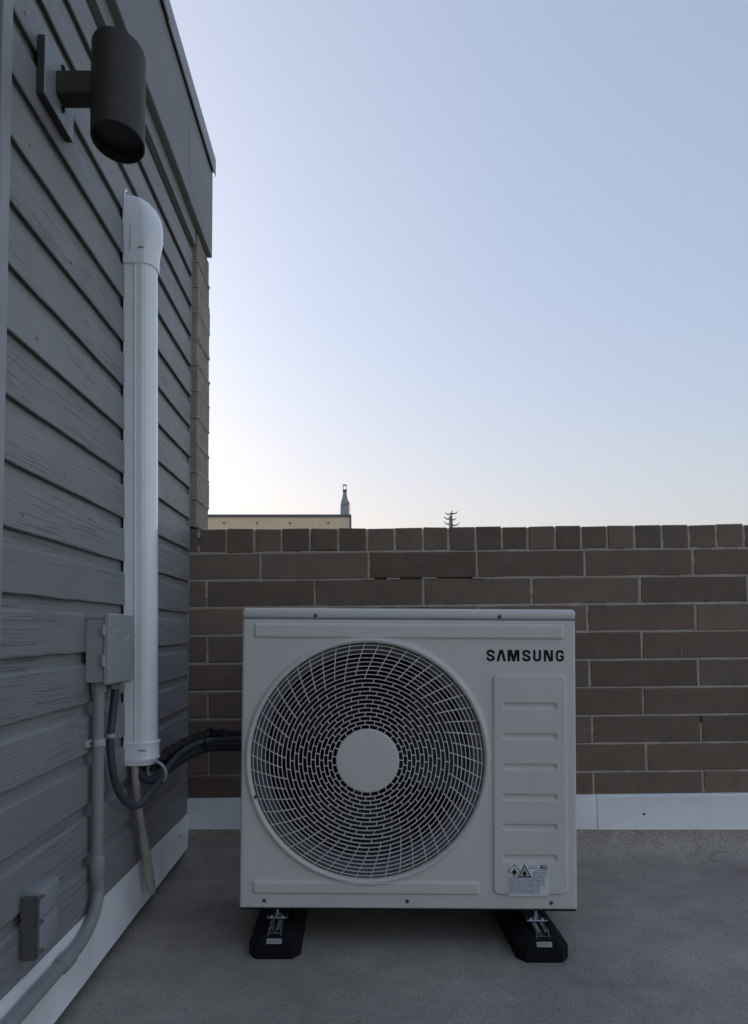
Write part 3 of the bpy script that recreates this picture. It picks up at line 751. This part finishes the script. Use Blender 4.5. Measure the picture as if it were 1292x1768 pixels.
def adapter(yc, xc, parent):
    m = MB(); m.tube([(xc, yc, .0), (xc, yc, -.006)], .0185, 18); m.tube([(xc, yc, -.006), (xc, yc, -.024)], .0175, 8); m.build('conduit_fitting', 'pvc', parent)
adapter(.036, .0205, db); adapter(.145, .0215, db)

# ================================================================== PIPES
cdt = thing('rigid_conduit', 'grey plastic conduit dropping from the disconnect box and bending towards the viewer', 'pipe', (-.589, 1.778, .67))
O = Vector((-.589, 1.778, .67))
def rel(pts, O): return [Vector(p) - O for p in pts]
XC = -.5865
P = [Vector((-.5885, 1.778, .676)), Vector((-.5885, 1.780, .50)), Vector((-.588, 1.782, .34)), Vector((-.5875, 1.783, .265))]
bend = [onX(x, y, XC) for x, y in ((170, 1540), (164, 1572), (151, 1606), (134, 1635), (112, 1661))]
m = MB(); pth = smooth_path(P, 4) + smooth_path([Vector((-.5875, 1.783, .25))] + bend, 5); m.tube(rel(pth, O), .0138, 20)
last = bend[-1]; endp = Vector((XC, .2, last.z + .012)); m.tube(rel([last, Vector((XC, 1.3, last.z + .003)), endp], O), .0138, 20); m.build('conduit', 'pvc', cdt, 60)
m = MB(); m.tube(rel([(-.5875, 1.783, .303), (-.5875, 1.783, .300), (-.5875, 1.783, .258), (-.5875, 1.783, .2555)], O), [.0155, .0172, .0172, .0158], 20); m.build('coupling', 'pvc', cdt)
dd = (last - Vector((XC, 1.3, last.z + .003))).normalized()
m = MB(); m.tube(rel([last + dd * .028, last + dd * .026, last - dd * .022, last - dd * .025], O), [.0150, .0172, .0172, .0155], 20); m.build('coupling', 'pvc', cdt)
def strap(t, c, r, earside, O):
    m = MB(); k = 14; pts_o = []; 
    for (z0, z1) in ((-.008, .008),):
        outer = [(c.x - .0 + math.cos(a) * (r + .0035), c.y + math.sin(a) * (r + .0035)) for a in [(-100 + 200 * i / k) * math.pi / 180 for i in range(k + 1)]]
        inner = [(c.x + math.cos(a) * (r + .0002), c.y + math.sin(a) * (r + .0002)) for a in [(100 - 200 * i / k) * math.pi / 180 for i in range(k + 1)]]
        poly = outer + inner
        for i in range(k):
            q = [outer[i], outer[i + 1], inner[k - i - 1], inner[k - i]]
            m.prism([(x - O.x, y - O.y, c.z + z0 - O.z) for x, y in q], (0, 0, z1 - z0))
        for s_ in (0, 1): m.tube([(outer[0][0] - O.x - .001, outer[0][1] - O.y + 0, c.z - O.z + (-.006, .006)[s_]), (outer[k // 2][0] - O.x, outer[k // 2][1] - O.y, c.z - O.z + (-.006, .006)[s_])], .0004, 4) if False else None
    m.bbox((XF - O.x + .0005, c.y - r - .024 - O.y, c.z - .008 - O.z), (XF - O.x + .010, c.y - r + .001 - O.y, c.z + .008 - O.z), .001, 1)
    b = m.build('pipe_strap', 'tie', t)
    m = MB(); m.tube([(XF - O.x + .010, c.y - r - .012 - O.y, c.z - O.z), (XF - O.x + .013, c.y - r - .012 - O.y, c.z - O.z)], [.004, .0025], 10); m.build('strap_screw', 'screw', b)
zz = onX(170, 1281, -.5885).z
strap(cdt, Vector((-.5885, 1.7785, zz)), .0138, -1, O)

fl = thing('flexible_conduit', 'dark grey flexible conduit looping down from the disconnect box and up to the unit', 'cable', onY(194, 1190, 1.888))
O = Vector(fl.location)
pts = [onY(x, y, Y) for x, y, Y in ((200, 1183, 1.888), (198, 1205, 1.886), (194, 1240, 1.88), (190.5, 1282, 1.875), (194.5, 1328, 1.885), (204, 1364, 1.91), (220, 1386, 1.955), (239, 1390, 1.99), (257, 1372, 2.03), (276, 1350, 2.10), (296, 1318, 2.22), (322, 1294, 2.34), (352, 1281, 2.42), (385, 1278, 2.42), (425, 1278, 2.36), (470, 1290, 2.34))]
m = MB(); sp = smooth_path(pts, 10)
m.tube(rel(sp, O), [.0098 for i in range(len(sp))], 16); m.build('conduit', 'pvc2', fl, 60)
c = onY(190.5, 1270, 1.875); m = MB(); m.tube(rel([c + Vector((0, 0, -.005)), c + Vector((0, 0, .005))], O), .0125, 18); m.bbox((XF - O.x + .0005, c.y + .008 - O.y, c.z - .005 - O.z), (XF - O.x + .004, c.y + .032 - O.y, c.z + .005 - O.z), .001, 1); m.build('pipe_strap', 'tie', fl)

ip = thing('insulated_pipe', 'dark foam covered pipe curling out of the duct bottom through a pale strap', 'pipe', onY(233, 1318, 2.10))
O = Vector(ip.location)
pts = [onY(x, y, Y) for x, y, Y in ((233, 1306, 2.10), (236, 1325, 2.09), (247, 1342, 2.085), (263, 1347, 2.095), (278, 1338, 2.14), (300, 1322, 2.24), (330, 1303, 2.36), (356, 1293, 2.43), (385, 1291, 2.43), (425, 1292, 2.36), (470, 1300, 2.34))]
m = MB(); sp = smooth_path(pts, 8); m.tube(rel(sp, O), .0112, 16); m.build('insulation', 'armaflex', ip, 60)
m = MB(); c0 = onY(353, 1286, 2.42); m.tube(rel([c0 + Vector((-.0035, -.003, 0)), c0 + Vector((.0035, .003, 0))], O), .0185, 14); m.build('cable_tie', 'tape', ip)
ls = thing('taped_line_set', 'thick black taped bundle running from the duct into the dark corner behind the unit', 'pipe', onY(250, 1312, 2.13))
O = Vector(ls.location)
pts = [onY(x, y, Y) for x, y, Y in ((250, 1300, 2.13), (254, 1318, 2.14), (270, 1318, 2.20), (292, 1302, 2.32), (316, 1287, 2.46), (340, 1276, 2.60), (362, 1271, 2.66), (392, 1272, 2.62), (430, 1276, 2.54), (480, 1290, 2.45))]
sp = smooth_path(pts, 10); m = MB(); m.tube(rel(sp, O), [.0190 + .0022 * math.sin(i * 1.1) + rj(.0018) for i in range(len(sp))], 16); m.build('tape_wrap', 'tape', ls, 60)
# loose tape folds on the bundle
for i in range(58, 84, 2):
    c = sp[min(i, len(sp) - 1)]; m = MB(); m.tube([c - O + Vector((rj(.008), -.012, .016 + rj(.006))), c - O + Vector((rj(.01), -.004, .024 + rj(.006))), c - O + Vector((rj(.01), .006, .018))], .0032, 6); m.build('tape_fold', 'tape', ls)
# pale strap loop
tl = thing('cable_strap', 'pale grey strap looped round the dark pipes just below the duct', 'strap', onY(271, 1333, 2.10))
m = MB(); n_ = 28; pts = []
ax = Vector((.25, .55, .25)).normalized(); u_ = Vector((1, 0, -.55)); u_ = (u_ - ax * u_.dot(ax)).normalized(); v_ = ax.cross(u_)
pts = [u_ * math.cos(a) * .029 + v_ * math.sin(a) * .035 for a in [2 * math.pi * i / n_ for i in range(n_ + 1)]]
m.tube(pts, .0042, 8); m.build('strap_loop', 'tie', tl)
dp = thing('drain_pipe', 'dirty beige drain pipe slanting from under the duct down to the deck', 'pipe', onY(234, 1320, 2.09))
O = Vector(dp.location)
pts = [onY(x, y, Y) for x, y, Y in ((232, 1308, 2.075), (234, 1340, 2.08), (238, 1385, 2.09), (244, 1425, 2.12), (251, 1470, 2.16), (257, 1510, 2.185), (262.5, 1541, 2.205))]
sp = smooth_path(pts, 6); m = MB(); m.tube(rel(sp, O), [.0105 if i < 20 else .0118 for i in range(len(sp))], 14); m.build('pipe', 'drain', dp, 60)
m = MB(); m.tube(rel([sp[22], sp[23], sp[-6], sp[-3]], O), [.0125, .0140, .0140, .0130], 14); m.build('coupling', 'drain', dp)

# ================================================================== OLD COVER BLOCK, lower left
ob = thing('cover_block', 'grey painted wooden cover block with rusty dark side low on the clapboard wall', 'box', (-.612, 1.415, .225))
m = MB(); m.bbox((.001, .010, .062), (.040, .097, .117), .0035, 2); m.build('upper_block', 'trim', ob)
m = MB(); m.bbox((.001, .010, .000), (.0395, .094, .0605), .0035, 2); m.build('lower_block', 'trim', ob)
m = MB(); m.bbox((.009, .0, -.008), (.034, .0098, .107), .002, 1); m.build('rusty_side', 'rust', ob)
m = MB(); m.tube([(.036, .004, -.004), (.036, .004, .060)], .0035, 8); m.tube([(.037, .003, .064), (.037, .003, .108)], .003, 8); m.build('hinge_pin', 'rust', ob)
for z in (.006, .058, .104):
    m = MB(); m.tube([(.036, -.002, z), (.042, .016, z + .001)], .0035, 8); m.build('hinge_leaf', 'rust', ob)

# ================================================================== WALL LIGHT
wlg = thing('wall_light', 'dark bronze up and down cylinder light on a plate with grey sheen in its colour high on the clapboards', 'wall light', (-.607, 1.49, 1.90))
O = Vector((-.607, 1.49, 1.90))
m = MB(); m.bbox((.0, 1.422 - 1.49, 1.852 - 1.90), (.0135, 1.574 - 1.49, 1.970 - 1.90), .0015, 1); m.build('back_box', 'bronze', wlg)
m = MB(); m.bbox((.0136, 1.4225 - 1.49, 1.8525 - 1.90), (.016, 1.5735 - 1.49, 1.9695 - 1.90), .0008, 1); m.build('sheen_plate', 'plate', wlg)  # thin sheet, the plate's reflective sheen put into its grey
ca = onY(204, 96, 1.515); cb = onY(204, 246, 1.515); LX, LY = cb.x - O.x, 1.515 - 1.49; OV = 1.42
zb, zt = cb.z - 1.90, ca.z - 1.90 + .004
rr_ = .0515; m = MB()
k = 64
for (r, z) in (): pass
prof = [(rr_, zb), (rr_, zt), (rr_ - .003, zt), (rr_ - .003, zt - .03), (rr_ - .003, zb + .03), (rr_ - .003, zb)]
V = []; Fc = []
for i in range(k):
    a = 2 * math.pi * i / k
    for r, z in prof: V.append((LX + r * math.cos(a), LY + (r + .021) * math.sin(a), z))
for i in range(k):
    for j in range(6):
        Fc.append((i * 6 + j, i * 6 + (j + 1) % 6, ((i + 1) % k) * 6 + (j + 1) % 6, ((i + 1) % k) * 6 + j))
m.add(V, Fc); m.build('cylinder_shade', 'bronze', wlg, 30)
for z in (zb + .022, zt - .022):
    m = MB(); m.loft([[(LX + (rr_ - .0034) * math.cos(a), LY + (rr_ + .0176) * math.sin(a), z + q) for a in [2 * math.pi * i / 48 for i in range(48)]] for q in (-.003, .003)]); m.build('lamp_baffle', 'lamp_dark', wlg)
m = MB(); m.cyl((LX, LY, zb + .0255), (LX, LY, zb + .0275), .022, 32); m.build('lamp_lens', 'glass', wlg)
az0 = onY(130, 163, 1.48).z - 1.90; az1 = onY(130, 124, 1.48).z - 1.90
m = MB(); m.bbox((.016, -.016, az0), (LX - .040, .032, az1), .002, 1); m.build('arm', 'bronze', wlg)
for px, py in ((110, 118), (110, 190)):
    p = onX(px, py, -.589) - O; m = MB(); m.tube([(.016, p.y, p.z), (.019, p.y, p.z), (.0215, p.y, p.z)], [.0065, .006, .003], 12); m.build('screw', 'lamp_dark', wlg)

# ================================================================== FAR THINGS
YFB = 42.0
p1 = onY(606, 889, YFB); zt = p1.z
fb = thing('far_building', 'low cream coloured flat roofed building beyond the parapet', 'building', (p1.x - 8, YFB, -7))
m = MB(); m.box((-8, 0, 0), (7.97, 14, zt + 7 - .12)); m.build('wall', 'cream', fb)
m = MB(); m.box((-8.05, -.06, zt + 7 - .12), (8.03, 14.05, zt + 7 + .02)); m.build('roof_edge', 'fartrim', fb)
m = MB(); m.box((7.94, -.07, 0), (8.02, -.001, zt + 7 - .12)); m.build('downpipe', 'fartrim', fb)
for px in (387, 444, 501, 567):
    p = onY(px, 903, YFB); x = p.x - (p1.x - 8); m = MB(); m.cyl((x, -.05, p.z + 7), (x, .02, p.z + 7), .045, 12); m.build('vent_hole', 'ink', fb)
YT = 43.5
a0 = onY(596, 889, YT)
tw = thing('roof_flue', 'slim grey metal flue tower standing at the right end of the far cream roof', 'chimney', (a0.x, YT, zt))
def tq(px, py): p = onY(px, py, YT); return p.x - a0.x, p.z - zt
def slab(nm, pl_, d_=.5, mt='farmetal'):
    m = MB(); m.prism([(x, -d_ / 2, z) for x, z in [tq(*q) for q in pl_]], (0, d_, 0)); m.build(nm, mt, tw)
slab('base_shaft', [(588, 889.5), (588.5, 872), (590.5, 862.5), (600.5, 862.5), (603, 869), (603.2, 889.5)])
slab('upper_shaft', [(590.8, 862.3), (593, 850), (598.4, 850), (600.4, 862.3)], .3)
slab('collar', [(592.2, 849.8), (592.2, 845.8), (599, 845.8), (599, 849.8)], .34, 'fartrim')
slab('head_post', [(592.2, 845.6), (592.2, 838.4), (593.3, 838.4), (593.3, 845.6)], .25)
slab('head_post', [(597.8, 845.6), (597.8, 838.4), (598.9, 838.4), (598.9, 845.6)], .25)
slab('head_cap', [(592.2, 838.2), (592.2, 837.2), (598.9, 837.2), (598.9, 838.2)], .3)
slab('brace', [(588.2, 876), (588.2, 875.2), (603.5, 868.8), (603.5, 869.6)], .56, 'fartrim')
slab('guy_pipe', [(604, 890), (604, 869.5), (604.8, 869.5), (604.8, 890)], .1, 'fartrim')
# sparse conifer
YTR = 62.0
tp = onY(779, 881, YTR)
tr = thing('conifer_tree', 'sparse top of a conifer showing just above the brick parapet', 'tree', (tp.x, YTR, -7))
HT = tp.z + 7
m = MB(); tps = [(0, 0, 0), (.05, 0, HT * .5), (-.02, .02, HT - 1.2), (-.06, 0, HT - .7), (.03, 0, HT - .35), (.10, 0, HT)]
m.tube(smooth_path(tps, 5), [.24 * (1 - i / 25) + .02 for i in range(26)], 8); m.build('trunk', 'bark', tr)
m = MB(); rt = random.Random(5)
z = HT - .22; i = 0
while z > 3.0:
    L = min(.46 + (HT - z) * .22, 2.6)
    for q in range(2 if z > HT - 1.4 else 5):
        a = (i * 2.4 + q * math.pi * 2 / (2 if z > HT - 1.4 else 5) + rt.uniform(-.4, .4)) if z < HT - 1.4 else (q * math.pi + rt.uniform(-.35, .35))
        Lq = L * rt.uniform(.7, 1.1); base = Vector((0, 0, z + rt.uniform(-.05, .05)))
        pp = [base + Vector((math.cos(a) * Lq * t, math.sin(a) * Lq * t, -.30 * Lq * math.sin(t * 2.6) + .35 * Lq * t * t)) for t in (0, .3, .6, .85, 1)]
        m.tube(pp, [.05, .06, .055, .04, .012], 5)
        for t in range(int(9 * max(1, Lq))):
            u = rt.uniform(.15, 1); idx = min(int(u * 4), 3); c = pp[idx].lerp(pp[idx + 1], u * 4 - idx)
            s_ = rt.uniform(.03, .09); dv = Vector((rt.uniform(-1, 1), rt.uniform(-1, 1), rt.uniform(-.9, .4))) * s_ * 1.5
            m.add([c, c + dv, c + dv * .5 + Vector((0, 0, -s_ * .5)), c + dv * .4 + Vector((s_ * .3, s_ * .3, .01))], [(0, 1, 2), (0, 3, 1)])
    z -= rt.uniform(.34, .46) if z > HT - 1.4 else .42; i += 1
m.build('crown', 'needle', tr)

# grit lying on the deck: loose granules nobody could count, a few bits of leaf
m = MB(); rg = random.Random(11)
for i in range(900):
    y = rg.uniform(1.3, 2.75) if i % 3 else 2.72 - abs(rg.gauss(0, .06)); x = rg.uniform(-.56, 2.2)
    if i % 4 == 0: x = -.585 + abs(rg.gauss(0, .03)); y = rg.uniform(1.2, 2.7)
    r = rg.uniform(.0007, .0019) * (1.9 if i % 25 == 0 else 1); c = Vector((x, y, r * .5))
    q = [c + Vector((rg.uniform(.7, 1.2) * r * a, rg.uniform(.7, 1.2) * r * b, 0)) for a, b in ((1, 0), (0, 1), (-1, 0), (0, -1))]
    m.add(q + [c + Vector((0, 0, r * .8)), c - Vector((0, 0, r * .8))], [(0, 1, 4), (1, 2, 4), (2, 3, 4), (3, 0, 4), (1, 0, 5), (2, 1, 5), (3, 2, 5), (0, 3, 5)])
o = m.build('grit', 'mortar'); o['kind'] = 'stuff'; o['label'] = 'fine pale grit scattered over the roof deck'; o['category'] = 'grit'
